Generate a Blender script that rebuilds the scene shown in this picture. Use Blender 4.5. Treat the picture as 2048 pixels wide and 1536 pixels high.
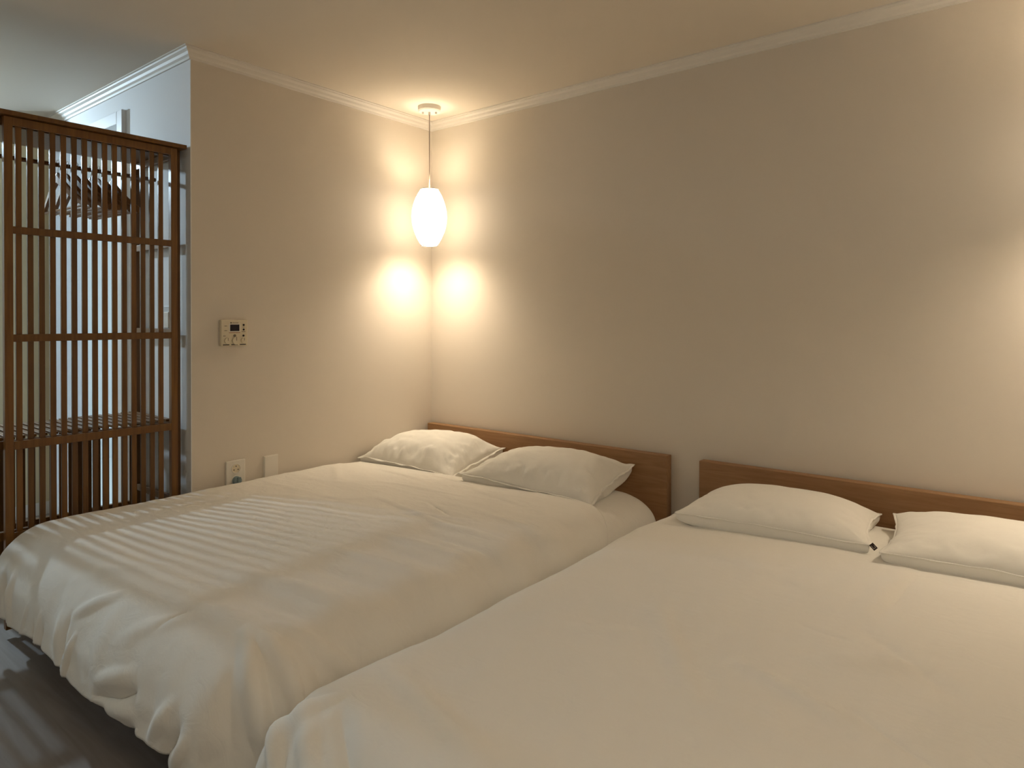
import bpy, bmesh, math, random
import numpy as np
from mathutils import Vector, Matrix

random.seed(7)
for o in list(bpy.data.objects):
    bpy.data.objects.remove(o, do_unlink=True)
scene = bpy.context.scene
COL = scene.collection

# ------------------------------------------------------------------ camera
cam_data = bpy.data.cameras.new('camera')
cam_data.sensor_width = 36.0
cam_data.sensor_fit = 'HORIZONTAL'
cam_data.lens = 1354.67 / 2048 * 36.0
cam_data.shift_y = (646.88 - 768) / 2048
cam_data.clip_start = 0.02
cam = bpy.data.objects.new('camera', cam_data)
COL.objects.link(cam)
_yaw, _pitch, _roll = 0.6766, -0.0078, 0.0013
_f = Vector((-math.sin(_yaw) * math.cos(_pitch), math.cos(_yaw) * math.cos(_pitch), math.sin(_pitch)))
_r = _f.cross(Vector((0, 0, 1))).normalized()
_u = _r.cross(_f)
_r2 = math.cos(_roll) * _r + math.sin(_roll) * _u
_u2 = -math.sin(_roll) * _r + math.cos(_roll) * _u
cam.matrix_world = Matrix(((_r2.x, _u2.x, -_f.x, 2.8122), (_r2.y, _u2.y, -_f.y, -2.7611), (_r2.z, _u2.z, -_f.z, 1.12), (0, 0, 0, 1)))
scene.camera = cam

# ------------------------------------------------------------------ world, exposure
world = bpy.data.worlds.new('world')
scene.world = world
world.use_nodes = True
world.node_tree.nodes['Background'].inputs[0].default_value = (0.9, 0.95, 1.0, 1)
world.node_tree.nodes['Background'].inputs[1].default_value = 0.0
scene.view_settings.view_transform = 'Standard'
scene.view_settings.look = 'None'
scene.view_settings.gamma = 1.0
scene.view_settings.use_curve_mapping = False
scene.view_settings.exposure = 0.58
scene.cycles.adaptive_threshold = 0.02
scene.cycles.max_bounces = 6
scene.cycles.diffuse_bounces = 5
scene.cycles.glossy_bounces = 2
scene.cycles.transmission_bounces = 2
scene.cycles.caustics_reflective = False
scene.cycles.caustics_refractive = False

WARM = (1.0, 0.84, 0.62)
COOL = (0.62, 0.83, 1.0)
SHADE_EMIT = 3.7
UP_FILL_W = 2.3           # added point light for the glow out of a pendant's open top
BULB_W = 17.5              # bulb inside a pendant
HALL_EMIT = 1150.0          # cool ceiling lamp in the hall
BATH_EMIT = 60.0           # ceiling lamp of the room beyond the doorway
HALL_FILL_EMIT = 11.0       # added cool fill lamp, unseen further along the hall
ROOM_FILL_EMIT = 15.0           # added warm fill lamp, unseen on the bedroom ceiling beside the nearer bed

# ------------------------------------------------------------------ helpers
def material(name, color, rough=0.6, **kw):
    m = bpy.data.materials.new(name)
    m.use_nodes = True
    b = m.node_tree.nodes['Principled BSDF']
    b.inputs['Base Color'].default_value = (*color, 1)
    b.inputs['Roughness'].default_value = rough
    for k, v in kw.items():
        b.inputs[k.replace('_', ' ')].default_value = v
    return m

def nodes_of(m):
    return m.node_tree.nodes, m.node_tree.links, m.node_tree.nodes['Principled BSDF']

def add_bump(m, scale, strength, dist=0.002, detail=4.0, stretch=(1, 1, 1), distort=0.0):
    N, L, b = nodes_of(m)
    tc = N.new('ShaderNodeTexCoord'); mp = N.new('ShaderNodeMapping')
    mp.inputs['Scale'].default_value = stretch
    nz = N.new('ShaderNodeTexNoise'); nz.inputs['Scale'].default_value = scale
    nz.inputs['Detail'].default_value = detail; nz.inputs['Distortion'].default_value = distort
    bp = N.new('ShaderNodeBump'); bp.inputs['Strength'].default_value = strength; bp.inputs['Distance'].default_value = dist
    L.new(tc.outputs['Object'], mp.inputs[0]); L.new(mp.outputs[0], nz.inputs[0])
    L.new(nz.outputs['Fac'], bp.inputs['Height'])
    if b.inputs['Normal'].is_linked:
        L.new(b.inputs['Normal'].links[0].from_socket, bp.inputs['Normal'])
    L.new(bp.outputs[0], b.inputs['Normal'])
    return m

def add_grain(m, c1, c2, scale=6.0, stretch=(1, 1, 1), detail=6.0, distort=0.6, rand=0.0):
    """long wood grain between two tones; rand varies the tone from object to object"""
    N, L, b = nodes_of(m)
    tc = N.new('ShaderNodeTexCoord'); mp = N.new('ShaderNodeMapping')
    mp.inputs['Scale'].default_value = stretch
    nz = N.new('ShaderNodeTexNoise'); nz.inputs['Scale'].default_value = scale
    nz.inputs['Detail'].default_value = detail; nz.inputs['Distortion'].default_value = distort
    cr = N.new('ShaderNodeValToRGB')
    cr.color_ramp.elements[0].position = 0.3; cr.color_ramp.elements[0].color = (*c1, 1)
    cr.color_ramp.elements[1].position = 0.7; cr.color_ramp.elements[1].color = (*c2, 1)
    L.new(tc.outputs['Object'], mp.inputs[0])
    src = mp.outputs[0]
    if rand:
        oi = N.new('ShaderNodeObjectInfo'); ad = N.new('ShaderNodeVectorMath'); ad.operation = 'ADD'
        ml = N.new('ShaderNodeMath'); ml.operation = 'MULTIPLY'; ml.inputs[1].default_value = 37.0
        L.new(oi.outputs['Random'], ml.inputs[0]); L.new(src, ad.inputs[0]); L.new(ml.outputs[0], ad.inputs[1])
        src = ad.outputs[0]
        hs = N.new('ShaderNodeHueSaturation'); mr = N.new('ShaderNodeMapRange')
        mr.inputs['To Min'].default_value = 1 - rand; mr.inputs['To Max'].default_value = 1 + rand
        L.new(oi.outputs['Random'], mr.inputs['Value']); L.new(mr.outputs[0], hs.inputs['Value'])
        L.new(cr.outputs[0], hs.inputs['Color']); L.new(hs.outputs[0], b.inputs['Base Color'])
    else:
        L.new(cr.outputs[0], b.inputs['Base Color'])
    L.new(src, nz.inputs[0]); L.new(nz.outputs['Fac'], cr.inputs[0])
    return m

def emissive(name, color, strength):
    m = bpy.data.materials.new(name); m.use_nodes = True
    b = m.node_tree.nodes['Principled BSDF']
    b.inputs['Base Color'].default_value = (0.9, 0.88, 0.84, 1)
    b.inputs['Emission Color'].default_value = (*color, 1)
    b.inputs['Emission Strength'].default_value = strength
    m.cycles.emission_sampling = 'FRONT'
    return m

def obj(name, me, mat=None, parent=None, loc=None, smooth=False):
    if isinstance(me, bmesh.types.BMesh):
        bm = me; bmesh.ops.recalc_face_normals(bm, faces=bm.faces[:])
        me = bpy.data.meshes.new(name); bm.to_mesh(me); bm.free()
    o = bpy.data.objects.new(name, me)
    if mat is not None and not me.materials:
        me.materials.append(mat)
    if smooth:
        me.polygons.foreach_set('use_smooth', [True] * len(me.polygons))
    COL.objects.link(o)
    if parent is not None:
        o.parent = parent
    if loc is not None:
        o.location = loc
    return o

def tag(o, label, cat, group=None):
    o['label'] = label; o['category'] = cat
    if group:
        o['group'] = group
    return o

def thing(name, label, cat, loc=(0, 0, 0), group=None):
    o = bpy.data.objects.new(name, None); COL.objects.link(o)
    o.location = loc; o.empty_display_size = 0.05
    return tag(o, label, cat, group)

def struct(name, me, mat, parent=None, label=None):
    o = obj(name, me, mat, parent)
    if parent is None:
        o['kind'] = 'structure'
    if label:
        o['label'] = label
    return o

def bx(bm, x0, x1, y0, y1, z0, z1, bevel=0.0, seg=2):
    r = bmesh.ops.create_cube(bm, size=1.0)
    vs = r['verts']
    for v in vs:
        v.co = Vector(((x0 + x1) / 2 + v.co.x * (x1 - x0), (y0 + y1) / 2 + v.co.y * (y1 - y0), (z0 + z1) / 2 + v.co.z * (z1 - z0)))
    if bevel > 0:
        es = list({e for v in vs for e in v.link_edges})
        bmesh.ops.bevel(bm, geom=es, offset=bevel, segments=seg, profile=0.5, affect='EDGES')
    return bm

def box(x0, x1, y0, y1, z0, z1, bevel=0.0, seg=2):
    return bx(bmesh.new(), x0, x1, y0, y1, z0, z1, bevel, seg)

def cyl(bm, a, b, r0, r1=None, seg=16):
    a, b = Vector(a), Vector(b); r1 = r0 if r1 is None else r1
    d = b - a
    M = Matrix.Translation((a + b) / 2) @ d.to_track_quat('Z', 'Y').to_matrix().to_4x4()
    bmesh.ops.create_cone(bm, cap_ends=True, segments=seg, radius1=r0, radius2=r1, depth=d.length, matrix=M)
    return bm

def tube(bm, pts, rad, seg=8, caps=True):
    """round bar along a polyline; rad is a number or one per point"""
    pts = [Vector(q) for q in pts]; n = len(pts)
    rad = [rad] * n if not hasattr(rad, '__len__') else rad
    rings = []; up = Vector((0.13, 0.21, 0.97)).normalized()
    for i, q in enumerate(pts):
        t = (pts[min(i + 1, n - 1)] - pts[max(i - 1, 0)]).normalized()
        s = t.cross(up)
        if s.length < 1e-3:
            s = t.cross(Vector((1, 0, 0)))
        s.normalize(); w = s.cross(t).normalized()
        rings.append([bm.verts.new(q + rad[i] * (math.cos(2 * math.pi * k / seg) * s + math.sin(2 * math.pi * k / seg) * w)) for k in range(seg)])
    for i in range(n - 1):
        for k in range(seg):
            bm.faces.new((rings[i][k], rings[i][(k + 1) % seg], rings[i + 1][(k + 1) % seg], rings[i + 1][k]))
    if caps:
        bm.faces.new(rings[0][::-1]); bm.faces.new(rings[-1])
    return bm

def lathe(bm, prof, seg=32, center=(0, 0)):
    rings = [[bm.verts.new((center[0] + r * math.cos(2 * math.pi * k / seg), center[1] + r * math.sin(2 * math.pi * k / seg), z)) for k in range(seg)] for r, z in prof]
    for i in range(len(rings) - 1):
        for k in range(seg):
            bm.faces.new((rings[i][k], rings[i][(k + 1) % seg], rings[i + 1][(k + 1) % seg], rings[i + 1][k]))
    return bm

def grid_mesh(name, P, close=None):
    """P: (n, m, 3) array of points -> quad mesh"""
    n, m = P.shape[:2]
    me = bpy.data.meshes.new(name)
    idx = np.arange(n * m).reshape(n, m)
    F = np.stack([idx[:-1, :-1], idx[1:, :-1], idx[1:, 1:], idx[:-1, 1:]], -1).reshape(-1, 4)
    me.vertices.add(n * m); me.vertices.foreach_set('co', P.reshape(-1).astype(np.float32))
    me.loops.add(F.size); me.loops.foreach_set('vertex_index', F.reshape(-1).astype(np.int32))
    me.polygons.add(len(F)); me.polygons.foreach_set('loop_start', np.arange(0, F.size, 4, dtype=np.int32))
    me.update(calc_edges=True); me.validate()
    return me

def mesh_from(name, V, F):
    me = bpy.data.meshes.new(name); me.from_pydata([tuple(v) for v in V], [], [tuple(f) for f in F]); me.update()
    return me

# vectorised value noise
_rs = np.random.RandomState(11)
_T = _rs.rand(256, 256)
def vnoise(x, y, seed=0):
    x = np.asarray(x, float) + seed * 17.31; y = np.asarray(y, float) + seed * 9.77
    xi = np.floor(x).astype(int); yi = np.floor(y).astype(int)
    fx = x - xi; fy = y - yi
    fx = fx * fx * fx * (fx * (fx * 6 - 15) + 10); fy = fy * fy * fy * (fy * (fy * 6 - 15) + 10)
    a = _T[xi % 256, yi % 256]; b = _T[(xi + 1) % 256, yi % 256]
    c = _T[xi % 256, (yi + 1) % 256]; d = _T[(xi + 1) % 256, (yi + 1) % 256]
    return ((a * (1 - fx) + b * fx) * (1 - fy) + (c * (1 - fx) + d * fx) * fy) * 2 - 1
def fbm(x, y, seed=0, oct=4, gain=0.5):
    v = 0; a = 1.0; f = 1.0
    for i in range(oct):
        v = v + a * vnoise(x * f, y * f, seed + i * 3); a *= gain; f *= 2.03
    return v
def ridged(x, y, seed=0, oct=3):
    v = 0; a = 1.0; f = 1.0
    for i in range(oct):
        v = v + a * (1 - 2 * np.abs(vnoise(x * f, y * f, seed + i * 5))); a *= 0.5; f *= 2.1
    return v
def sstep(a, b, x):
    t = np.clip((x - a) / (b - a), 0, 1)
    return t * t * (3 - 2 * t)

# ------------------------------------------------------------------ materials
M_wall = add_bump(material('wallpaper', (0.72, 0.655, 0.57), 0.75), 260, 0.25, 0.0006, 0.0)
M_ceil = add_bump(material('ceiling_paper', (0.76, 0.69, 0.595), 0.7), 200, 0.2, 0.0006, 0.0)
M_trim = material('white_paint', (0.77, 0.73, 0.67), 0.5)
M_floor = material('floor_vinyl', (0.16, 0.13, 0.11), 0.6)
add_grain(M_floor, (0.21, 0.172, 0.148), (0.28, 0.235, 0.205), 2.4, (1.2, 14, 1), 8.0, 0.8)
M_cool_lit_wall = material('cool_lit_wall', (0.86, 0.87, 0.88), 0.7)  # same wallpaper as the bedroom, cool lamplight put into the colour
M_warm_lit_wall = material('warm_lit_wall', (0.62, 0.53, 0.34), 0.7)  # plain white wall, its warm lamplight put into the colour
M_tile = material('white_tile', (0.85, 0.87, 0.88), 0.3)
M_door = material('white_door', (0.82, 0.83, 0.84), 0.45)
M_cloth = material('cotton', (0.86, 0.83, 0.77), 0.92, Sheen_Weight=0.15, Sheen_Roughness=0.6)
add_bump(M_cloth, 16, 0.38, 0.006, 5.0, (1, 1.7, 1), 1.2)
M_pillow = material('pillowcase_cotton', (0.90, 0.87, 0.81), 0.92, Sheen_Weight=0.15)
add_bump(M_pillow, 22, 0.25, 0.004, 6.0, (1, 1, 1), 1.0)
M_maple = material('maple', (0.55, 0.36, 0.2), 0.45)
add_grain(M_maple, (0.26, 0.132, 0.052), (0.345, 0.19, 0.085), 3.2, (1.1, 10, 13), 9.0, 1.6)
M_bamboo = material('bamboo', (0.30, 0.15, 0.04), 0.4)
add_grain(M_bamboo, (0.13, 0.050, 0.007), (0.195, 0.088, 0.015), 5.0, (14, 14, 0.9), 6.0, 0.6, rand=0.22)
M_hanger = material('hanger_wood', (0.42, 0.24, 0.11), 0.4)
add_grain(M_hanger, (0.24, 0.115, 0.045), (0.36, 0.20, 0.09), 4.0, (3, 20, 20), 6.0, 0.6)
M_white = material('white_plastic', (0.80, 0.76, 0.69), 0.35)
M_cream = material('cream_plastic', (0.74, 0.66, 0.50), 0.4)
M_black = material('black_plastic', (0.012, 0.010, 0.012), 0.3)
M_grey = material('grey_print', (0.22, 0.18, 0.13), 0.6)
M_red = material('red_print', (0.50, 0.25, 0.14), 0.6)
M_screen = material('dark_screen', (0.012, 0.008, 0.016), 0.1)
M_plug = material('blue_grey_plastic', (0.20, 0.27, 0.29), 0.45)
M_metal = material('brushed_metal', (0.55, 0.50, 0.45), 0.3, Metallic=1.0)
M_dark = material('dark_cord', (0.30, 0.24, 0.19), 0.5)
M_tag = material('dark_brown_label', (0.03, 0.018, 0.014), 0.8)
M_tagmark = material('label_thread', (0.45, 0.38, 0.34), 0.8)
M_switch = material('switch_plastic', (0.62, 0.64, 0.66), 0.4)
M_shade = emissive('lamp_shade_glow', WARM, SHADE_EMIT)
M_hall = emissive('cool_lamp_glow', COOL, HALL_EMIT)
M_bath = emissive('bath_lamp_glow', COOL, BATH_EMIT)
M_hall_fill = emissive('hall_fill_glow', COOL, HALL_FILL_EMIT)
M_room_fill = emissive('room_fill_glow', WARM, ROOM_FILL_EMIT)
M_rib = emissive('shade_seam_glow', (1.0, 0.95, 0.88), 0.55); M_rib.cycles.emission_sampling = 'NONE'

# ------------------------------------------------------------------ the room
CEIL = 2.24
YH = -1.3975      # hall wall plane (the end of the bedroom's side wall)
XF = -1.68        # far wall stub of the hall
struct('floor', box(-3.3, 4.4, -5.0, 0.1, -0.1, 0.0), M_floor)
struct('ceiling', box(-3.3, 4.4, -5.0, 1.2, CEIL, CEIL + 0.1), M_ceil)
struct('wall_back', box(-0.1, 4.4, 0.0, 0.1, 0.0, CEIL), M_wall)
struct('wall_left', box(-0.1, 0.0, YH + 0.003, 0.0, 0.0, CEIL), M_wall)
DX0, DX1, DZ = -1.51, -0.69, 2.045          # doorway
bm = bmesh.new()
bx(bm, -0.1, 0.0, YH, YH + 0.003, 0, CEIL); bx(bm, DX1 + 0.03, -0.1, YH, YH + 0.1, 0, CEIL); bx(bm, XF, DX0 - 0.03, YH, YH + 0.1, 0, CEIL); bx(bm, DX0 - 0.03, DX1 + 0.03, YH, YH + 0.1, DZ + 0.03, CEIL)
struct('wall_hall', bm, M_cool_lit_wall)
struct('wall_far', box(-3.2, XF, -1.66, YH + 0.1, 0, CEIL), M_warm_lit_wall)
struct('wall_side', box(-3.3, -3.2, -5.0, -1.66, 0, CEIL), M_wall)
struct('wall_front', box(-3.2, 4.3, -5.0, -4.9, 0, CEIL), M_wall)
struct('wall_right', box(4.3, 4.4, -4.9, 0.0, 0, CEIL), M_wall)
# room beyond the doorway
struct('floor_beyond', box(-3.0, -0.1, YH + 0.002, 1.1, 0.0, 0.012), M_tile)
bm = bmesh.new(); bx(bm, -3.0, -0.1, 1.1, 1.2, 0, CEIL); bx(bm, -3.1, -3.0, YH + 0.1, 1.2, 0, CEIL)
struct('wall_beyond', bm, M_tile)

# crown moulding: stepped profile swept along wall and ceiling
CROWN = [(0.0, -0.046), (0.007, -0.046), (0.009, -0.037), (0.016, -0.030), (0.020, -0.020), (0.029, -0.012), (0.031, -0.006), (0.038, -0.005), (0.038, 0.0)]
def crown(name, path, mat=M_trim):
    """path: list of (x, y, nx, ny): wall points with the mitred outward direction"""
    bm = bmesh.new(); rings = []
    for x, y, nx, ny in path:
        rings.append([bm.verts.new((x + nx * d, y + ny * d, CEIL + z)) for d, z in CROWN] + [bm.verts.new((x, y, CEIL))])
    for i in range(len(rings) - 1):
        for k in range(len(rings[0])):
            j = (k + 1) % len(rings[0])
            bm.faces.new((rings[i][k], rings[i][j], rings[i + 1][j], rings[i + 1][k]))
    bm.faces.new(rings[0]); bm.faces.new(rings[-1][::-1])
    return struct(name, bm, mat)
crown('trim_1', [(4.3, 0, 0, -1), (0, 0, 1, -1)])
crown('trim_2', [(0, 0, 1, -1), (0, YH, 1, -1)])
crown('trim_3', [(0, YH, 1, -1), (XF, YH, 1, -1)])
struct('baseboard_far', box(XF, XF + 0.012, -1.66, YH, 0, 0.07), M_trim)

# doorway trim and the open door leaf inside it
dj = struct('door_1', box(DX0 - 0.06, DX0, YH - 0.02, YH + 0.11, 0, DZ + 0.06, 0.003), M_door)
struct('door_jamb', box(DX1, DX1 + 0.06, YH - 0.02, YH + 0.11, 0, DZ + 0.06, 0.003), M_door, dj)
struct('door_head', box(DX0, DX1, YH - 0.02, YH + 0.11, DZ, DZ + 0.06, 0.003), M_door, dj)
bm = bmesh.new(); bx(bm, DX1 - 0.045, DX1 - 0.005, YH + 0.115, YH + 0.90, 0.02, DZ - 0.01, 0.003)
leaf = struct('door_leaf', bm, M_door, dj)
bm = bmesh.new(); cyl(bm, (DX1 - 0.045, YH + 0.83, 1.0), (DX1 - 0.095, YH + 0.83, 1.0), 0.011); cyl(bm, (DX1 - 0.09, YH + 0.835, 1.0), (DX1 - 0.09, YH + 0.71, 1.0), 0.009)
struct('door_handle', bm, M_metal, leaf)

# ------------------------------------------------------------------ lamps
def ceiling_lamp(x, y, r, mat, label, deep=0.32):
    t = thing('ceiling_lamp', label, 'ceiling lamp', (x, y, CEIL))
    obj('base_plate', lathe(bmesh.new(), [(0.001, 0), (r * 1.03, 0), (r * 1.03, -0.02), (r, -0.024), (0.001, -0.024)], 40), M_white, t, smooth=False)
    prof = [(r * math.cos(a), -0.024 - deep * r * math.sin(a)) for a in [i * math.pi / 2 / 4 for i in range(4)]] + [(0.002, -0.024 - deep * r)]
    obj('diffuser', lathe(bmesh.new(), prof, 20), mat, t, smooth=True)
    return t
ceiling_lamp(-2.2, -2.1, 0.045, M_hall, 'small bright cool white ceiling spot lighting the hall beside the bamboo wardrobe', 1.2)
ceiling_lamp(-1.3, -3.8, 0.20, M_hall_fill, 'added round cool fill lamp, unseen further along the hall past the wardrobe', 0.8)  # fill lamp added to brighten the hall wall
ceiling_lamp(-1.3, -0.2, 0.17, M_bath, 'round cool white ceiling lamp in the white room beyond the doorway')
ceiling_lamp(3.1, -2.8, 0.22, M_room_fill, 'added round warm fill lamp, unseen over the floor beside the foot of the nearer bed')  # fill lamp added to lift the walls and beds

def pendant(x, y, label):
    t = thing('pendant_lamp', label, 'lamp', (x, y, 0), 'pendant lamps along the headboard wall')
    c = obj('canopy', lathe(bmesh.new(), [(0.001, CEIL), (0.060, CEIL), (0.060, CEIL - 0.022), (0.055, CEIL - 0.028), (0.001, CEIL - 0.028)], 40), M_white, t)
    for a in (0.65, 0.65 + math.pi):
        bm = bmesh.new(); cyl(bm, (0.035 * math.cos(a), 0.035 * math.sin(a), CEIL - 0.028), (0.035 * math.cos(a), 0.035 * math.sin(a), CEIL - 0.036), 0.0055, seg=12)
        obj('screw', bm, M_metal, c)
    bm = bmesh.new(); cyl(bm, (0, 0, CEIL - 0.028), (0, 0, CEIL - 0.044), 0.006, seg=12)
    obj('cord_grip', bm, M_metal, c)
    z0, z1 = 1.511, 1.803
    obj('cord', tube(bmesh.new(), [(0, 0, CEIL - 0.044), (0.0005, 0, 2.1), (0, 0.0005, 1.95), (0.0015, 0, 1.87), (0, 0, z1 - 0.03)], 0.0026, 8), M_dark, t, smooth=True)
    def rad(s):
        return 0.047 + 0.046 * math.sin(math.pi * min(max(s, 0), 1)) ** 0.85
    ns = 10
    prof = [(rad(i / ns), z1 + (z0 - z1) * i / ns) for i in range(ns + 1)]
    inner = [(r - 0.0012, z) for r, z in prof][::-1]
    sh = obj('shade', lathe(bmesh.new(), prof, 24), M_shade, t, smooth=True)
    for k in range(16):                       # wire ribs under the skin of the shade
        a = 2 * math.pi * (k + 0.3) / 16
        pts = [((rad(i / 14) + 0.0004) * math.cos(a), (rad(i / 14) + 0.0004) * math.sin(a), z1 + (z0 - z1) * i / 14) for i in range(2, 12)]
        obj('rib', tube(bmesh.new(), pts, 0.0016, 5), M_rib, sh)
    for z, r in ((z1, 0.0475), (z0, 0.0475), (z0 - 0.006, 0.043)):
        bm = bmesh.new(); tube(bm, [(r * math.cos(2 * math.pi * i / 40), r * math.sin(2 * math.pi * i / 40), z) for i in range(41)], 0.0022, 6, caps=False)
        obj('rim_ring', bm, M_metal, sh, smooth=True)
    bm = bmesh.new(); cyl(bm, (0, 0, z1 - 0.11), (0, 0, z1 - 0.075), 0.016, seg=16)
    cyl(bm, (0, 0, z1 - 0.075), (0, 0, z1 - 0.01), 0.003, seg=8)
    for a in (0, 2.094, 4.188):               # spider holding the shade
        tube(bm, [(0.002 * math.cos(a), 0.002 * math.sin(a), z1 - 0.012), (0.047 * math.cos(a), 0.047 * math.sin(a), z1 - 0.002)], 0.0012, 6)
    obj('lamp_holder', bm, M_white, t)
    l = bpy.data.lights.new('bulb_light', 'POINT'); l.energy = BULB_W; l.color = WARM; l.shadow_soft_size = 0.032
    lo = bpy.data.objects.new('bulb', l); COL.objects.link(lo); lo.parent = t; lo.location = (0, 0, z0 + 0.045)
    l2 = bpy.data.lights.new('upper_fill_light', 'POINT'); l2.energy = UP_FILL_W; l2.color = WARM; l2.shadow_soft_size = 0.018  # second point light, added to widen the glow above the shade
    lo = bpy.data.objects.new('upper_fill', l2); COL.objects.link(lo); lo.parent = t; lo.location = (0.022, -0.012, z1 - 0.040)
    return t
pendant(0.214, -0.228, 'glowing white barrel pendant lamp hanging in the corner over the pillows')
pendant(3.02, -0.228, 'glowing white barrel pendant lamp beside the headboard of the nearer bed')

# ------------------------------------------------------------------ wall fittings
t = thing('thermostat', 'square cream boiler thermostat with dark screen on the side wall', 'thermostat', (0, -1.2145, 1.0545))
T0 = 0.018
obj('housing', box(0, T0, -0.061, 0.061, -0.0565, 0.0565, 0.003), M_cream, t)
def face(name, y0, y1, z0, z1, mat, d=0.0012, parent=t, bev=0.0):
    return obj(name, box(T0 - 0.0005, T0 + d, y0, y1, z0, z1, bev), mat, parent)
def disc(name, y, z, r, mat, d=0.002, parent=t, base=T0, seg=24):
    bm = bmesh.new(); cyl(bm, (base - 0.0005, y, z), (base + d, y, z), r, r * 0.93, seg)
    return obj(name, bm, mat, parent)
face('screen_frame', -0.026, 0.026, 0.004, 0.040, M_white, 0.001)
face('screen', -0.021, 0.021, 0.008, 0.036, M_screen, 0.002)
face('logo_mark', -0.019, -0.0145, 0.0405, 0.0465, M_black, 0.0006)
for i in range(7):
    face('lettering', -0.011 + i * 0.0042, -0.0078 + i * 0.0042, 0.0418, 0.0448, M_grey, 0.0005)
for y, z in ((0.042, 0.034), (0.042, 0.014), (0.041, -0.013)):
    disc('indicator', y, z, 0.0048, M_black, 0.0015)
disc('button', 0.0, -0.012, 0.006, M_grey, 0.0025)
for y, z, w in ((0.042, 0.0245, 0.010), (0.042, 0.005, 0.017), (-0.040, 0.030, 0.012), (-0.040, 0.010, 0.013), (-0.046, -0.013, 0.011)):
    n = max(3, int(w / 0.0035))
    for i in range(n):
        face('lettering', y - w / 2 + i * w / n, y - w / 2 + (i + 0.72) * w / n, z - 0.0016, z + 0.0016, M_grey, 0.0005)
for i in range(9):
    face('lettering', -0.026 + i * 0.0058, -0.0218 + i * 0.0058, -0.0012, 0.0022, M_red, 0.0005)
for y, r in ((-0.034, 0.0145), (0.005, 0.0185), (0.041, 0.0135)):
    k = disc('dial', y, -0.034, r, M_cream, 0.008)
    face('pointer', y - 0.001, y + 0.001, -0.034, -0.034 + r * 0.85, M_grey, 0.0088, k)
for y in (-0.039, -0.001, 0.038):
    face('marking', y - 0.0145, y + 0.0145, -0.0535, -0.0495, M_black, 0.0006)

t = thing('wall_outlet', 'white double wall outlet with a blue-grey plug just above the bed', 'outlet', (0, -1.206, 0.433))
obj('plate', box(0, 0.012, -0.044, 0.044, -0.062, 0.062, 0.003), M_white, t)
def disc2(name, y, z, r, mat, x0, x1, par, seg=28):
    bm = bmesh.new(); cyl(bm, (x0, y, z), (x1, y, z), r, r, seg); return obj(name, bm, mat, par)
for z in (0.026, -0.026):
    bm = bmesh.new()
    tube(bm, [(0.0125, 0.020 * math.cos(2 * math.pi * i / 32), z + 0.020 * math.sin(2 * math.pi * i / 32)) for i in range(33)], 0.0016, 6, caps=False)
    obj('socket_rim', bm, M_white, t, smooth=True)
s = disc2('socket', 0, 0.026, 0.0185, M_cream, 0.010, 0.0125, t)
for y, z in ((-0.0095, 0.021), (0.0095, 0.021), (0.0, 0.036)):
    disc2('pin_hole', y, z, 0.0026, M_black, 0.0122, 0.0129, s, 12)
obj('screw', box(0.0122, 0.0130, -0.012, -0.010, 0.035, 0.037), M_grey, s)
bm = bmesh.new(); cyl(bm, (0.011, 0, -0.026), (0.030, 0, -0.026), 0.0195, 0.0175, 28); bx(bm, 0.030, 0.036, -0.004, 0.012, -0.040, -0.010, 0.002)
obj('plug', bm, M_plug, t)

t = thing('blank_wall_plate', 'plain white blank wall plate beside the double outlet', 'wall plate', (0, -1.0325, 0.43))
obj('plate', box(0, 0.006, -0.0365, 0.0365, -0.060, 0.060, 0.002), M_white, t)
obj('cover', box(0.006, 0.010, -0.0335, 0.0335, -0.057, 0.057, 0.002), M_white, t)
t = thing('light_switch', 'small light switch on the hall wall behind the wardrobe', 'switch', (-0.20, YH, 1.11))
obj('plate', box(-0.036, 0.036, -0.008, 0, -0.06, 0.06, 0.002), M_switch, t)
obj('rocker', box(-0.022, 0.022, -0.012, -0.007, -0.035, 0.035, 0.002), M_white, t)

# ------------------------------------------------------------------ bamboo wardrobe
WX0, WX1 = -0.475, -0.062        # back and front of the carcass
WY0, WY1 = -2.605, -1.4117       # far end and the end next to the wall
ZT = 1.822
w = thing('bamboo_wardrobe', 'open bamboo wardrobe with a sliding slatted door standing beside the bed', 'wardrobe', (0, 0, 0))
obj('top_board', box(WX0 - 0.012, -0.012, WY0 - 0.01, WY1 + 0.006, ZT, ZT + 0.016, 0.002), M_bamboo, w)
PW = 0.0187
for x in (WX0, WX1 - 0.026):
    for y in (WY0, WY1 - PW):
        obj('post', box(x, x + 0.026, y, y + PW, 0.0, ZT, 0.0015), M_bamboo, w)
# long rails front and back
for z0, z1 in ((0.045, 0.075),):
    obj('back_rail', box(WX0 + 0.002, WX0 + 0.022, WY0 + PW, WY1 - PW, z0, z1, 0.001), M_bamboo, w)
obj('back_rail', box(WX0 + 0.002, WX0 + 0.022, WY0 + PW, WY1 - PW, 0.655, 0.685, 0.001), M_bamboo, w)
obj('back_rail', box(WX0 + 0.002, WX0 + 0.022, WY0 + PW, WY1 - PW, 0.260, 0.290, 0.001), M_bamboo, w)
obj('front_rail', box(WX1 - 0.022, WX1 - 0.002, WY0 + PW, WY1 - PW, 0.335, 0.365, 0.001), M_bamboo, w)
obj('front_rail', box(WX1 - 0.022, WX1 - 0.002, WY0 + PW, WY1 - PW, ZT - 0.030, ZT - 0.001, 0.001), M_bamboo, w)
obj('front_rail', box(WX1 - 0.022, WX1 - 0.002, WY0 + PW, WY1 - PW, 0.655, 0.685, 0.001), M_bamboo, w)
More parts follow.
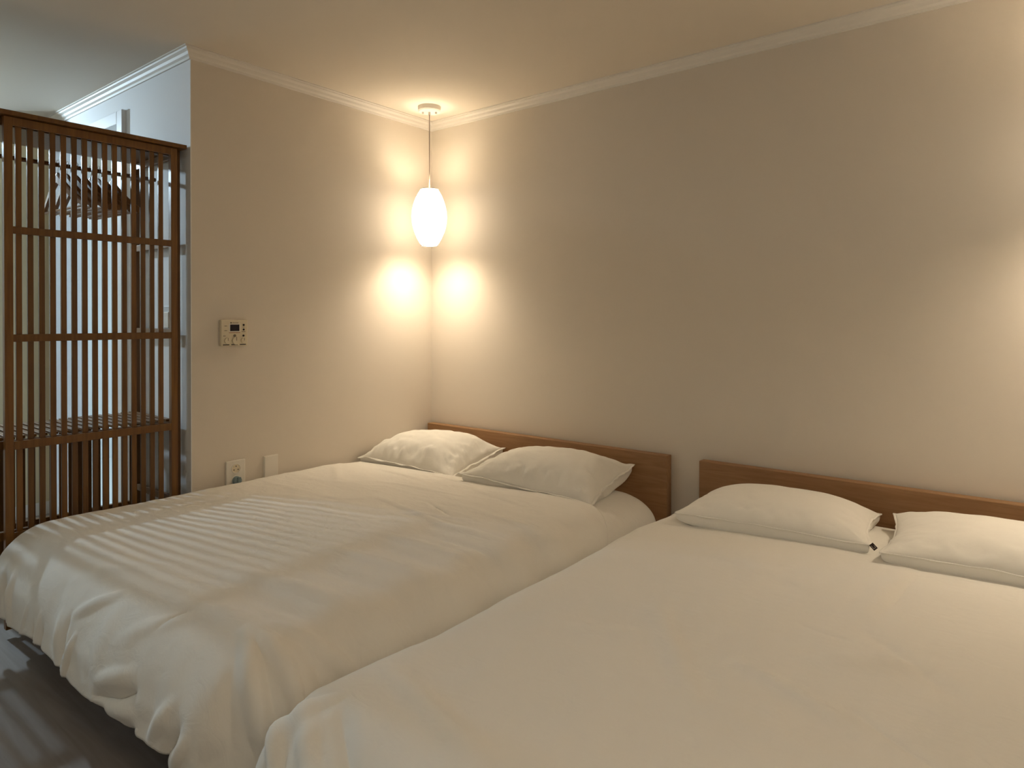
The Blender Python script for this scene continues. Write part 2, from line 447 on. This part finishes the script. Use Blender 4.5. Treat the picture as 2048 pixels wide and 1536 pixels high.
# side rails at each end
for y in (WY0, WY1 - PW):
    for z in (ZT - 0.030, 1.420, 1.045, 0.655, 0.335, 0.045):
        obj('side_rail', box(WX0 + 0.026, WX1 - 0.026, y + 0.002, y + PW - 0.002, z, z + 0.028, 0.001), M_bamboo, w)
# slatted shelves: the slats run front to back
sl = bmesh.new(); bx(sl, WX0 + 0.022, WX1 - 0.022, -0.011, 0.011, 0, 0.010, 0.001)
me = bpy.data.meshes.new('shelf_slat'); bmesh.ops.recalc_face_normals(sl, faces=sl.faces[:]); sl.to_mesh(me); sl.free()
n = 0
for z in (0.686,):
    y = WY1 - PW - 0.02
    while y > WY0 + PW + 0.015:
        obj('shelf_slat', me, M_bamboo, w, (0, y, z)); y -= 0.0345
# slatted lower back
lb = bmesh.new(); bx(lb, WX0 + 0.022, WX0 + 0.030, -0.0095, 0.0095, 0.05, 0.68, 0.001)
me = bpy.data.meshes.new('back_slat'); bmesh.ops.recalc_face_normals(lb, faces=lb.faces[:]); lb.to_mesh(me); lb.free()
y = WY1 - PW - 0.020
while y > -2.02:
    obj('back_slat', me, M_bamboo, w, (0, y, 0)); y -= 0.0347
# clothes rail
bm = bmesh.new(); cyl(bm, (-0.25, WY0 + PW, 1.7195), (-0.25, WY1 - PW, 1.7195), 0.0085, seg=16)
obj('clothes_rail', bm, M_bamboo, w, smooth=True)
# sliding door
DX = -0.030
d = obj('sliding_door', box(DX - 0.024, DX, -1.4635, -1.4370, 0.03, ZT - 0.002, 0.0015), M_bamboo, w)
obj('door_stile', box(DX - 0.024, DX, -2.0316, -2.0056, 0.03, ZT - 0.002, 0.0015), M_bamboo, d)
for z0, z1 in ((ZT - 0.031, ZT - 0.002), (1.4135, 1.4392), (1.0345, 1.0610), (0.656, 0.6856), (0.335, 0.365), (0.03, 0.06)):
    obj('door_rail', box(DX - 0.010, DX - 0.001, -2.0056, -1.4635, z0, z1, 0.001), M_bamboo, d)
ds = bmesh.new(); bx(ds, DX - 0.022, DX - 0.011, -0.0091, 0.0091, 0.03, ZT - 0.004, 0.001)
me = bpy.data.meshes.new('door_slat'); bmesh.ops.recalc_face_normals(ds, faces=ds.faces[:]); ds.to_mesh(me); ds.free()
for i in range(15):
    obj('door_slat', me, M_bamboo, d, (0, -1.986 + i * 0.03475, 0))

# hangers on the clothes rail
ORD = ['first', 'second', 'third', 'fourth', 'fifth', 'sixth', 'seventh', 'eighth']
arm_mesh = None
def hanger_meshes():
    out = {}
    for s in (-1, 1):
        bm = bmesh.new(); rings = []
        for i in range(13):
            u = i / 12
            x = s * 0.183 * u; z = -0.062 - 0.115 * (u ** 1.25) - 0.012 * math.sin(u * math.pi)
            y = 0.020 * u * u
            hw = 0.0065; hh = 0.022 * (1 - 0.45 * u)
            rings.append([bm.verts.new((x, y + dy * hw, z + dz * hh)) for dy, dz in ((-1, -0.8), (1, -0.8), (1, 0.5), (0.6, 1), (-0.6, 1), (-1, 0.5))])
        for i in range(12):
            for k in range(6):
                bm.faces.new((rings[i][k], rings[i][(k + 1) % 6], rings[i + 1][(k + 1) % 6], rings[i + 1][k]))
        bm.faces.new(rings[0]); bm.faces.new(rings[-1][::-1])
        bmesh.ops.recalc_face_normals(bm, faces=bm.faces[:])
        me = bpy.data.meshes.new('hanger_arm'); bm.to_mesh(me); bm.free(); out[s] = me
    bm = bmesh.new(); cyl(bm, (-0.172, 0.018, -0.182), (0.172, 0.018, -0.182), 0.0055, seg=10)
    me = bpy.data.meshes.new('trouser_bar'); bm.to_mesh(me); bm.free(); out['bar'] = me
    bm = bmesh.new()
    pts = [(0, 0, -0.06), (0, 0, -0.030)] + [(0.0125 * math.sin(a) , 0, -0.0035 + -0.0125 * math.cos(a) + 0.0) for a in [i * math.pi / 10 for i in range(1, 15)]]
    tube(bm, pts, 0.0014, 6)
    me = bpy.data.meshes.new('hanger_hook'); bm.to_mesh(me); bm.free(); out['hook'] = me
    return out
HM = hanger_meshes()
HY = [-1.605, -1.632, -1.655, -1.683, -1.706, -1.735, -1.768, -1.800]
for i, y in enumerate(HY):
    h = thing('clothes_hanger', f'wooden clothes hanger, {ORD[i]} along the wardrobe rail counted from the wall end', 'hanger', (-0.25, y, 1.7195 + 0.0105), 'wooden hangers in the bamboo wardrobe')
    h.rotation_euler = (0, 0, math.radians([4, 3, 2, 4, 3, 5, 2, 3][i]))
    for s in (-1, 1):
        obj('hanger_arm', HM[s], M_hanger, h)
    obj('trouser_bar', HM['bar'], M_hanger, h)
    obj('hook', HM['hook'], M_metal, h)

# ------------------------------------------------------------------ beds
def bed_frame(x0, x1, label):
    t = thing('bed_frame', label, 'bed', (0, 0, 0), 'low wooden double beds')
    obj('headboard', box(x0, x1, -0.057, -0.012, 0.10, 0.523, 0.0025), M_maple, t)
    for x in (x0 + 0.10, x1 - 0.125):
        obj('side_rail', box(x, x + 0.025, -1.90, -0.057, 0.07, 0.135, 0.003), M_maple, t)
    obj('foot_rail', box(x0 + 0.10, x1 - 0.10, -1.925, -1.90, 0.07, 0.135, 0.003), M_maple, t)
    for x in (x0 + 0.11, x1 - 0.17):
        for y in (-0.117, -1.89):
            obj('leg', box(x, x + 0.06, y, y + 0.06, 0.0, 0.07 if y < -1 else 0.10, 0.003), M_maple, t)
    m = bpy.data.meshes.new('bed_slat'); bm = box(x0 + 0.125, x1 - 0.125, -0.04, 0.04, 0.115, 0.133); bm.to_mesh(m); bm.free()
    for i in range(14):
        obj('bed_slat', m, M_maple, t, (0, -0.15 - i * 0.13, 0))
    return t
bed_frame(0.024, 1.502, 'low maple bed with plain headboard pushed into the corner under the pendant lamp')
bed_frame(1.648, 3.126, 'low maple bed with plain headboard, the nearer one standing out from the corner')

def mattress(x0, x1, label, top=0.360, seed=0):
    n, m = 120, 150
    y0, y1 = -2.05, -0.062
    u = np.linspace(-1, 1, n); v = np.linspace(-1, 1, m)
    u = np.sign(u) * (1 - (1 - np.abs(u)) ** 1.35); v = np.sign(v) * (1 - (1 - np.abs(v)) ** 1.5)
    U, V = np.meshgrid(u, v, indexing='ij')
    X = (x0 + x1) / 2 + U * (x1 - x0) / 2; Y = (y0 + y1) / 2 + V * (y1 - y0) / 2
    tx = np.clip((np.abs(U) * (x1 - x0) / 2 - ((x1 - x0) / 2 - 0.235)) / 0.235, 0, 1)
    ty = np.clip((np.abs(V) * (y1 - y0) / 2 - ((y1 - y0) / 2 - 0.10)) / 0.10, 0, 1)
    r = np.minimum(1, np.sqrt(tx ** 2.4 + ty ** 2.4))
    Z = top - 0.13 * (1 - np.sqrt(np.clip(1 - r ** 2.2, 0, 1)))
    Z += 0.0015 * fbm(X * 7, Y * 7, seed) + 0.002 * ridged(X * 3 + Y, Y * 5, seed + 4, 2) * sstep(0, 0.5, tx)
    P = np.stack([X, Y, Z], -1)
    me = grid_mesh('sheet_top', P)
    t = thing('mattress', label, 'mattress', (0, 0, 0), 'white sheeted mattresses')
    obj('fitted_sheet', me, M_cloth, t, smooth=True)
    obj('core', box(x0, x1, y0, y1, 0.136, 0.236, 0.03, 4), M_cloth, t, smooth=True)
    return t
mattress(0.026, 1.497, 'mattress in a white fitted sheet on the bed in the corner', seed=2)
mattress(1.652, 3.124, 'mattress in a white fitted sheet on the nearer bed', seed=5)

def seg_field(P, Q, a, b, w, amp, taper=True):
    """a soft ridge (amp > 0) or valley along the segment a-b, in duvet coordinates"""
    ax, ay = a; bx_, by = b
    dx, dy = bx_ - ax, by - ay; L2 = dx * dx + dy * dy
    t = ((P - ax) * dx + (Q - ay) * dy) / L2
    tc = np.clip(t, 0, 1)
    d = np.hypot(P - ax - tc * dx, Q - ay - tc * dy)
    a_ = np.sin(np.pi * np.clip(0.08 + 0.84 * tc, 0, 1)) if taper else 1.0
    return amp * a_ * np.exp(-(d / w) ** 2)

class Duvet:
    """a cloth laid over a mattress: flat in the middle, rolling over the sides and the foot"""
    def __init__(s, eL, eR, eF, rL, rR, rF, z0, head, folds, seed, dome=0.02, mat_top=0.362):
        s.eL, s.eR, s.eF, s.rL, s.rR, s.rF, s.z0, s.head, s.folds, s.seed, s.dome, s.mat_top = eL, eR, eF, rL, rR, rF, z0, head, folds, seed, dome, mat_top
    def drop(s, r, R):
        q = R * math.pi / 2
        out = np.where(r < q, R * np.sin(np.minimum(r, q) / R), R + 0.10 * np.maximum(r - q, 0))
        down = np.where(r < q, R * (1 - np.cos(np.minimum(r, q) / R)), R + 0.995 * np.maximum(r - q, 0))
        return out, down
    def base(s, P, Q):
        cp = np.clip(P, s.eL, s.eR); cq = np.minimum(Q, s.eF)
        ox = P - cp; oy = Q - cq
        r = np.hypot(ox, oy) + 1e-9
        wx = (ox / r) ** 2
        R = np.where(ox < 0, s.rL, s.rR) * wx + s.rF * (1 - wx)
        out, down = s.drop(r, R)
        X = cp + ox / r * out; Yd = cq + oy / r * out
        mid = np.sin(np.pi * np.clip((cp - s.eL) / (s.eR - s.eL), 0, 1))
        h = s.z0 + s.dome * mid * np.clip((s.eF - cq) * 3, 0.2, 1)
        hd = s.head(P)
        h = s.mat_top + 0.019 + (h - s.mat_top - 0.019) * sstep(-0.02, 0.24, Q - hd)
        return np.stack([X, -Yd, h - down], -1), r * (r > 1e-6), ox, oy
    def surf(s, P, Q):
        B, r, ox, oy = s.base(P, Q)
        e = 2e-3
        Bp = s.base(P + e, Q)[0] - s.base(P - e, Q)[0]; Bq = s.base(P, Q + e)[0] - s.base(P, Q - e)[0]
        N = np.cross(Bq, Bp); N /= np.linalg.norm(N, axis=-1, keepdims=True) + 1e-12
        D = s.folds(P, Q, r, ox, oy)
        D = D * sstep(-0.02, 0.10, Q - s.head(P)) 
        return B + N * D[..., None]

def build_duvet(name, D, p0, p1, qB, np_, nq, label, hem_label=None, thick=0.012):
    p = np.linspace(p0, p1, np_); s_ = np.linspace(0, 1, nq)
    Pp, S = np.meshgrid(p, s_, indexing='ij')
    qb = qB(Pp) if callable(qB) else qB
    hd = D.head(Pp)
    Q = hd + S * (qb - hd)
    top = D.surf(Pp, Q)
    t = thing(name, label, 'duvet', (0, 0, 0), 'white duvets')
    me = grid_mesh('cover', top)
    c = obj('cover', me, M_cloth, t, smooth=True)
    so = c.modifiers.new('thick', 'SOLIDIFY'); so.thickness = thick; so.offset = -1.0
    # stitched hem band along the foot
    ph = np.linspace(p0 + 0.01, p1 - 0.01, np_ * 3)
    k = np.linspace(0, 1, 7)
    PH, K = np.meshgrid(ph, k, indexing='ij')
    qbh = qB(PH) if callable(qB) else qB
    QH = qbh - 0.024 + K * 0.027
    H = D.surf(PH, QH)
    e = 2e-3
    Nh = np.cross(D.surf(PH, QH + e) - D.surf(PH, QH - e), D.surf(PH + e, QH) - D.surf(PH - e, QH))
    Nh /= np.linalg.norm(Nh, axis=-1, keepdims=True) + 1e-12
    puck = 0.0055 * np.sin(np.pi * K) ** 0.5 + 0.0030 * np.maximum(0, vnoise(PH * 110 + K * 1.5, PH * 0 + 3.3, D.seed)) * np.sin(np.pi * K)
    H = H + Nh * (puck + 0.0015)[..., None]
    h = obj('hem', grid_mesh('hem', H), M_cloth, t, smooth=True)
    so = h.modifiers.new('thick', 'SOLIDIFY'); so.thickness = 0.004; so.offset = -1.0
    return t

# duvet on the corner bed -------------------------------------------------
def head1(p):
    return np.interp(p, [0.0, 0.12, 0.33, 0.65, 0.92, 1.27, 1.40, 1.48, 1.72], [0.58, 0.565, 0.535, 0.50, 0.485, 0.495, 0.51, 0.55, 0.74])
def folds1(P, Q, r, ox, oy):
    z = 0.0040 * fbm(P * 2.2, Q * 2.2, 1, 3) + 0.0020 * ridged(P * 3.1 + 0.8 * Q, Q * 6.5, 8, 3)
    fw = sstep(0.0, 0.11, np.maximum(ox, 0)); ff = sstep(0.05, 0.22, oy)
    # the side towards the other bed hangs in upright folds
    side = np.sin(Q * 23 + 2.2 * vnoise(Q * 3.0, P * 2, 21)) * 0.5 + 0.6 * vnoise(Q * 9, P * 1.5, 22)
    z = z + fw * 0.020 * side * (1 - ff)
    # the foot: gentle gathers rising from the hem
    foot = 0.0045 * vnoise(P * 6 + oy * 3, oy * 2, 31) + 0.0035 * vnoise(P * 17 - oy * 5, oy * 3, 32)
    z = z + ff * foot
    S = lambda *a: seg_field(P, Q, *a)
    # ridges running from the top over the crest of the side
    z = z + S((1.02, 1.78), (1.46, 1.70), 0.028, 0.013) + S((1.10, 1.50), (1.50, 1.45), 0.026, 0.013) + S((1.05, 1.33), (1.46, 1.28), 0.022, 0.010)
    z = z + S((1.12, 1.12), (1.50, 1.10), 0.020, 0.010) + S((1.18, 0.92), (1.52, 0.96), 0.018, 0.008) + S((1.12, 1.95), (1.44, 1.90), 0.026, 0.012)
    z = z - S((1.15, 1.62), (1.52, 1.58), 0.035, 0.012) - S((1.15, 1.40), (1.52, 1.36), 0.028, 0.010) - S((1.2, 1.22), (1.54, 1.19), 0.026, 0.010) - S((1.2, 1.84), (1.52, 1.79), 0.035, 0.012)
    # fold lines fanning from the foot corner
    z = z + S((1.38, 1.93), (1.66, 1.93), 0.015, 0.018) + S((1.38, 1.94), (1.62, 2.06), 0.015, 0.019) + S((1.40, 1.90), (1.66, 1.72), 0.016, 0.014)
    z = z - S((1.44, 1.96), (1.64, 2.00), 0.020, 0.010) - S((1.44, 1.89), (1.66, 1.83), 0.022, 0.010) - S((1.42, 1.98), (1.56, 2.12), 0.022, 0.010)
    # pockets above the gathered hem of the foot
    for a, b, w_, am in (((0.26, 2.25), (0.18, 2.11), 0.020, -0.013), ((0.30, 2.24), (0.24, 2.10), 0.016, 0.009),
                         ((0.735, 2.25), (0.715, 2.11), 0.016, -0.015), ((0.765, 2.25), (0.79, 2.14), 0.009, 0.010), ((0.70, 2.24), (0.66, 2.12), 0.018, 0.007), ((0.73, 2.10), (0.88, 2.00), 0.016, 0.008),
                         ((0.97, 2.225), (1.085, 2.20), 0.012, -0.012), ((1.085, 2.20), (1.17, 2.15), 0.016, -0.014), ((0.98, 2.185), (1.14, 2.125), 0.018, 0.010), ((1.04, 2.23), (1.18, 2.195), 0.012, 0.010),
                         ((1.12, 2.245), (1.19, 2.225), 0.009, -0.010), ((1.31, 2.25), (1.385, 2.15), 0.018, -0.015), ((1.26, 2.22), (1.34, 2.12), 0.018, 0.010), ((1.37, 2.24), (1.43, 2.16), 0.014, 0.009),
                         ((0.49, 2.25), (0.49, 2.18), 0.008, -0.006), ((0.55, 2.25), (0.56, 2.17), 0.008, -0.006), ((0.52, 2.25), (0.53, 2.15), 0.008, 0.005), ((0.40, 2.25), (0.43, 2.15), 0.010, 0.005),
                         ((0.62, 2.02), (0.86, 1.86), 0.030, 0.005), ((1.02, 2.08), (1.22, 1.96), 0.022, 0.006), ((1.13, 2.03), (1.17, 1.95), 0.008, -0.005)):
        z = z + S(a, b, w_ * 0.9, am * 1.5)
    # creases in front of the pillows and across the top
    for a, b, w_, am in (((0.30, 0.66), (0.70, 0.72), 0.014, 0.004), ((0.55, 0.85), (1.0, 0.80), 0.014, 0.004), ((0.75, 1.02), (1.2, 1.12), 0.014, 0.005),
                         ((0.9, 0.68), (1.25, 0.74), 0.012, 0.004), ((0.35, 1.25), (0.8, 1.15), 0.025, 0.004), ((0.1, 0.75), (0.4, 0.95), 0.020, 0.004),
                         ((0.95, 0.95), (1.15, 1.03), 0.008, -0.004), ((0.98, 1.12), (1.22, 1.02), 0.008, 0.004), ((0.6, 0.60), (0.9, 0.64), 0.010, 0.003)):
        z = z + S(a, b, w_, am * 1.5)
    return z
D1 = Duvet(0.075, 1.40, 1.91, 0.045, 0.135, 0.18, 0.396, head1, folds1, 3, 0.010)
build_duvet('duvet', D1, 0.01, 1.72, lambda P: 2.238 + 0.006 * np.sin(P * 9) + 0.004 * np.sin(P * 23), 300, 320, 'white duvet draped over the corner bed, its hem hanging above the floor')

# duvet on the nearer bed -------------------------------------------------
def head2(p):
    return 0.105 + 0.012 * np.sin(p * 6)
def folds2(P, Q, r, ox, oy):
    z = 0.0050 * fbm(P * 1.9, Q * 1.9, 41, 3) + 0.0018 * ridged(P * 3.5, Q * 3.5, 48, 3)
    fl = sstep(0.02, 0.16, np.maximum(-ox, 0)); ff = sstep(0.05, 0.22, oy)
    z = z + fl * 0.009 * (vnoise(Q * 3.2, P * 1.5, 51) + 0.4 * vnoise(Q * 8, P, 52))
    z = z + ff * (0.012 * vnoise(P * 6 + oy * 2, oy * 2, 53) + 0.008 * vnoise(P * 14, oy * 3, 54))
    S = lambda *a: seg_field(P, Q, *a)
    for a, b, w_, am in (((2.49, 0.60), (2.46, 1.05), 0.026, 0.005), ((2.525, 0.60), (2.50, 1.0), 0.016, -0.0035),
                         ((2.36, 1.16), (2.50, 1.19), 0.012, -0.003), ((2.44, 1.32), (2.62, 1.18), 0.030, 0.007), ((2.48, 1.10), (2.70, 1.30), 0.025, -0.006),
                         ((2.30, 1.42), (2.55, 1.50), 0.020, 0.006), ((2.53, 1.45), (2.72, 1.56), 0.012, -0.0035), ((2.05, 1.25), (2.30, 1.60), 0.03, 0.005),
                         ((1.80, 1.50), (2.15, 1.42), 0.035, 0.005), ((1.75, 1.85), (2.1, 1.95), 0.03, 0.008), ((1.70, 2.0), (1.95, 2.18), 0.022, 0.012), ((1.78, 1.98), (2.04, 2.16), 0.022, -0.012),
                         ((1.66, 2.02), (1.80, 2.22), 0.016, 0.012), ((2.0, 0.8), (2.4, 0.95), 0.04, 0.004)):
        z = z + S(a, b, w_ * 0.8, am * 1.5)
    corner = np.clip(np.minimum(np.maximum(-ox, 0), oy) / 0.10, 0, 1)
    th = np.arctan2(oy, np.maximum(-ox, 1e-6))
    return z + corner * 0.014 * np.cos(th * 7)
D2 = Duvet(1.785, 3.02, 1.94, 0.185, 0.14, 0.17, 0.398, head2, folds2, 9, 0.016)
build_duvet('duvet', D2, 1.41, 3.36, lambda P: 2.29 + 0.01 * np.sin(P * 8), 300, 320, 'white duvet spread smoothly over the whole nearer bed')

# ------------------------------------------------------------------ pillows
def pillow(label, cx, cy, W, L, rot, zb, T, seam, lift, seed, flange=0.012, wr=1.0, skew=0.0, tag_corner=None, crest=(0, 0), tilt=0.0):
    """W along the headboard, L away from it; zb the surface it lies on; seam the seam's height above that;
    lift = extra height of the four corners (front-left, front-right, back-left, back-right)"""
    t = thing('pillow', label, 'pillow', (cx, cy, zb), 'white pillows')
    t.rotation_euler = (0, 0, rot)
    n, m = 110, 84
    u = np.linspace(-1, 1, n); v = np.linspace(-1, 1, m)
    u = np.sin(u * math.pi / 2) * 0.55 + u * 0.45; v = np.sin(v * math.pi / 2) * 0.55 + v * 0.45
    U, V = np.meshgrid(u, v, indexing='ij')
    def plan(U, V):
        X = U * W / 2 * (1 - 0.075 * (1 - V ** 2) * np.abs(U) ** 1.5) + skew * V
        Y = V * L / 2 * (1 - 0.085 * (1 - U ** 2) * np.abs(V) ** 1.5)
        return X, Y
    def seamz(U, V):
        a, b = (1 - U) / 2, (1 + U) / 2; c, d = (1 - V) / 2, (1 + V) / 2
        e = np.maximum(np.abs(U), np.abs(V))
        li = (lift[0] * (a * c) ** 2 + lift[1] * (b * c) ** 2 + lift[2] * (a * d) ** 2 + lift[3] * (b * d) ** 2)
        wob = 0.004 * vnoise(U * 4 + V * 3, V * 4 - U * 2, seed + 60) * sstep(0.6, 1, e)
        return seam * (0.9 + 0.1 * np.minimum(np.abs(U), np.abs(V))) + li + wob + tilt * (V + 1) / 2
    X, Y = plan(U, V)
    u0, v0 = crest
    Uc = np.where(U < u0, (U - u0) / (1 + u0), (U - u0) / (1 - u0)); Vc = np.where(V < v0, (V - v0) / (1 + v0), (V - v0) / (1 - v0))
    prof = (np.clip(1 - np.abs(Uc) ** 2.3, 0, 1) * np.clip(1 - np.abs(Vc) ** 2.3, 0, 1)) ** 0.58
    sz = seamz(U, V)
    edge = np.minimum(1 - np.abs(U), 1 - np.abs(V))
    along = np.where(1 - np.abs(U) < 1 - np.abs(V), Y, X)
    wrk = np.exp(-((edge - 0.16) / 0.16) ** 2) * (0.5 * vnoise(X * 26 + 0.6 * Y * 10, Y * 8, seed) + 0.6 * vnoise(along * 40, edge * 5, seed + 3))
    wrk = wrk * (0.35 + 0.65 * sstep(0.1, -0.3, V)) * 0.008 * wr
    wrk = wrk + 0.003 * wr * fbm(X * 9, Y * 9, seed + 9, 3)
    top = sz + (T - seam) * prof + wrk * np.minimum(1, prof * 3)
    bot = np.maximum(sz - (seam + tilt + 0.02) * prof ** 0.30, 0.0)
    bot = np.minimum(bot, top - 0.0005)
    rim = (np.abs(U) > 1 - 1e-9) | (np.abs(V) > 1 - 1e-9)
    top = np.where(rim, sz, top); bot = np.where(rim, sz, bot)
    A = np.stack([X, Y, top], -1); B = np.stack([X, Y, bot], -1)
    me1 = grid_mesh('pillowcase', np.concatenate([A, A[-1:]], 0)[:n]); 
    # one closed cloth: top and bottom joined at the seam
    VT = np.concatenate([A.reshape(-1, 3), B.reshape(-1, 3)])
    idx = np.arange(n * m).reshape(n, m); idb = idx + n * m
    idb = np.where(rim, idx, idb)
    F1 = np.stack([idx[:-1, :-1], idx[1:, :-1], idx[1:, 1:], idx[:-1, 1:]], -1).reshape(-1, 4)
    F2 = np.stack([idb[:-1, :-1], idb[:-1, 1:], idb[1:, 1:], idb[1:, :-1]], -1).reshape(-1, 4)
    F = np.concatenate([F1, F2])
    bpy.data.meshes.remove(me1)
    me = bpy.data.meshes.new('pillowcase')
    me.vertices.add(len(VT)); me.vertices.foreach_set('co', VT.reshape(-1).astype(np.float32))
    me.loops.add(F.size); me.loops.foreach_set('vertex_index', F.reshape(-1).astype(np.int32))
    me.polygons.add(len(F)); me.polygons.foreach_set('loop_start', np.arange(0, F.size, 4, dtype=np.int32))
    me.update(calc_edges=True); me.validate()
    b = bmesh.new(); b.from_mesh(me); bmesh.ops.delete(b, geom=[x for x in b.verts if not x.link_faces], context='VERTS'); b.to_mesh(me); b.free()
    case = obj('pillowcase', me, M_pillow, t, smooth=True)
    # seam flange or piping round the edge
    k = 260; ring = []
    for i in range(k):
        s_ = i / k * 4; q = int(s_); f = (s_ - q) * 2 - 1
        ring.append([(f, -1), (1, f), (-f, 1), (-1, -f)][q])
    R_ = np.array(ring); x_, y_ = plan(R_[:, 0], R_[:, 1]); z_ = seamz(R_[:, 0], R_[:, 1])
    cen = np.stack([x_, y_, z_], -1)
    tan = np.roll(cen, -1, 0) - np.roll(cen, 1, 0); outw = np.stack([tan[:, 1], -tan[:, 0], 0 * z_], -1)
    outw /= np.linalg.norm(outw, axis=1, keepdims=True)
    fl = flange * (1 + 0.35 * vnoise(np.arange(k) * 0.25, np.zeros(k), seed + 70))
    dz = 0.35 * flange * vnoise(np.arange(k) * 0.2, np.ones(k) * 2.2, seed + 71)
    inner = cen - outw * 0.004
    outer = cen + outw * fl[:, None] + np.stack([0 * dz, 0 * dz, dz], -1)
    th = 0.0011
    V4 = np.concatenate([inner + [0, 0, th], outer + [0, 0, th], outer - [0, 0, th], inner - [0, 0, th]])
    F4 = [(j * k + i, j * k + (i + 1) % k, ((j + 1) % 4) * k + (i + 1) % k, ((j + 1) % 4) * k + i) for j in range(4) for i in range(k)]
    obj('seam_edge', mesh_from('seam_edge', V4, F4), M_pillow, t, smooth=True)
    if tag_corner is not None:
        cu, cv = tag_corner
        X0, Y0 = plan(np.array(cu), np.array(cv)); Z0 = float(seamz(np.array(cu), np.array(cv)))
        g = obj('fabric_label', box(-0.0065, 0.0065, -0.0007, 0.0007, -0.017, 0.002), M_tag, t, (float(X0) + 0.004, float(Y0) - 0.004, Z0 + 0.002))
        g.rotation_euler = (Matrix.Rotation(0.18, 3, 'Z') @ Matrix.Rotation(-0.3, 3, 'X') @ Matrix.Rotation(-0.75, 3, 'Y')).to_euler()
        g['label'] = 'small dark brown woven label'
        for (xa, xb), (za, zb_) in (((-0.004, -0.0027), (-0.013, -0.002)), ((-0.004, 0.004), (-0.013, -0.0117)), ((0.0027, 0.004), (-0.013, -0.006))):
            obj('label_mark', box(xa, xb, -0.0011, -0.0007, za, zb_), M_tagmark, g)
    return t
pillow('white flanged pillow nearest the side wall under the pendant lamp', 0.325, -0.318, 0.60, 0.42, math.radians(5), 0.362, 0.172, 0.050, (0.0, -0.028, 0.02, 0.02), 3, 0.014, 2.4, tilt=0.02)
pillow('white flanged pillow with raised corner leaning over its neighbour on the corner bed', 1.062, -0.330, 0.60, 0.36, math.radians(13), 0.362, 0.165, 0.046, (0.03, -0.034, 0.03, 0.03), 14, 0.014, 1.5, tilt=0.025, skew=0.035)
pillow('white piped pillow with a dark fabric label on the nearer bed', 2.070, -0.360, 0.59, 0.43, math.radians(6.5), 0.410, 0.128, 0.047, (-0.004, -0.006, -0.03, -0.02), 25, 0.005, 0.6, tag_corner=(1, -1))
pillow('white piped pillow cut by the picture edge on the nearer bed', 2.715, -0.352, 0.62, 0.45, math.radians(5), 0.410, 0.125, 0.047, (-0.004, 0.0, 0.0, -0.01), 36, 0.005, 0.7)
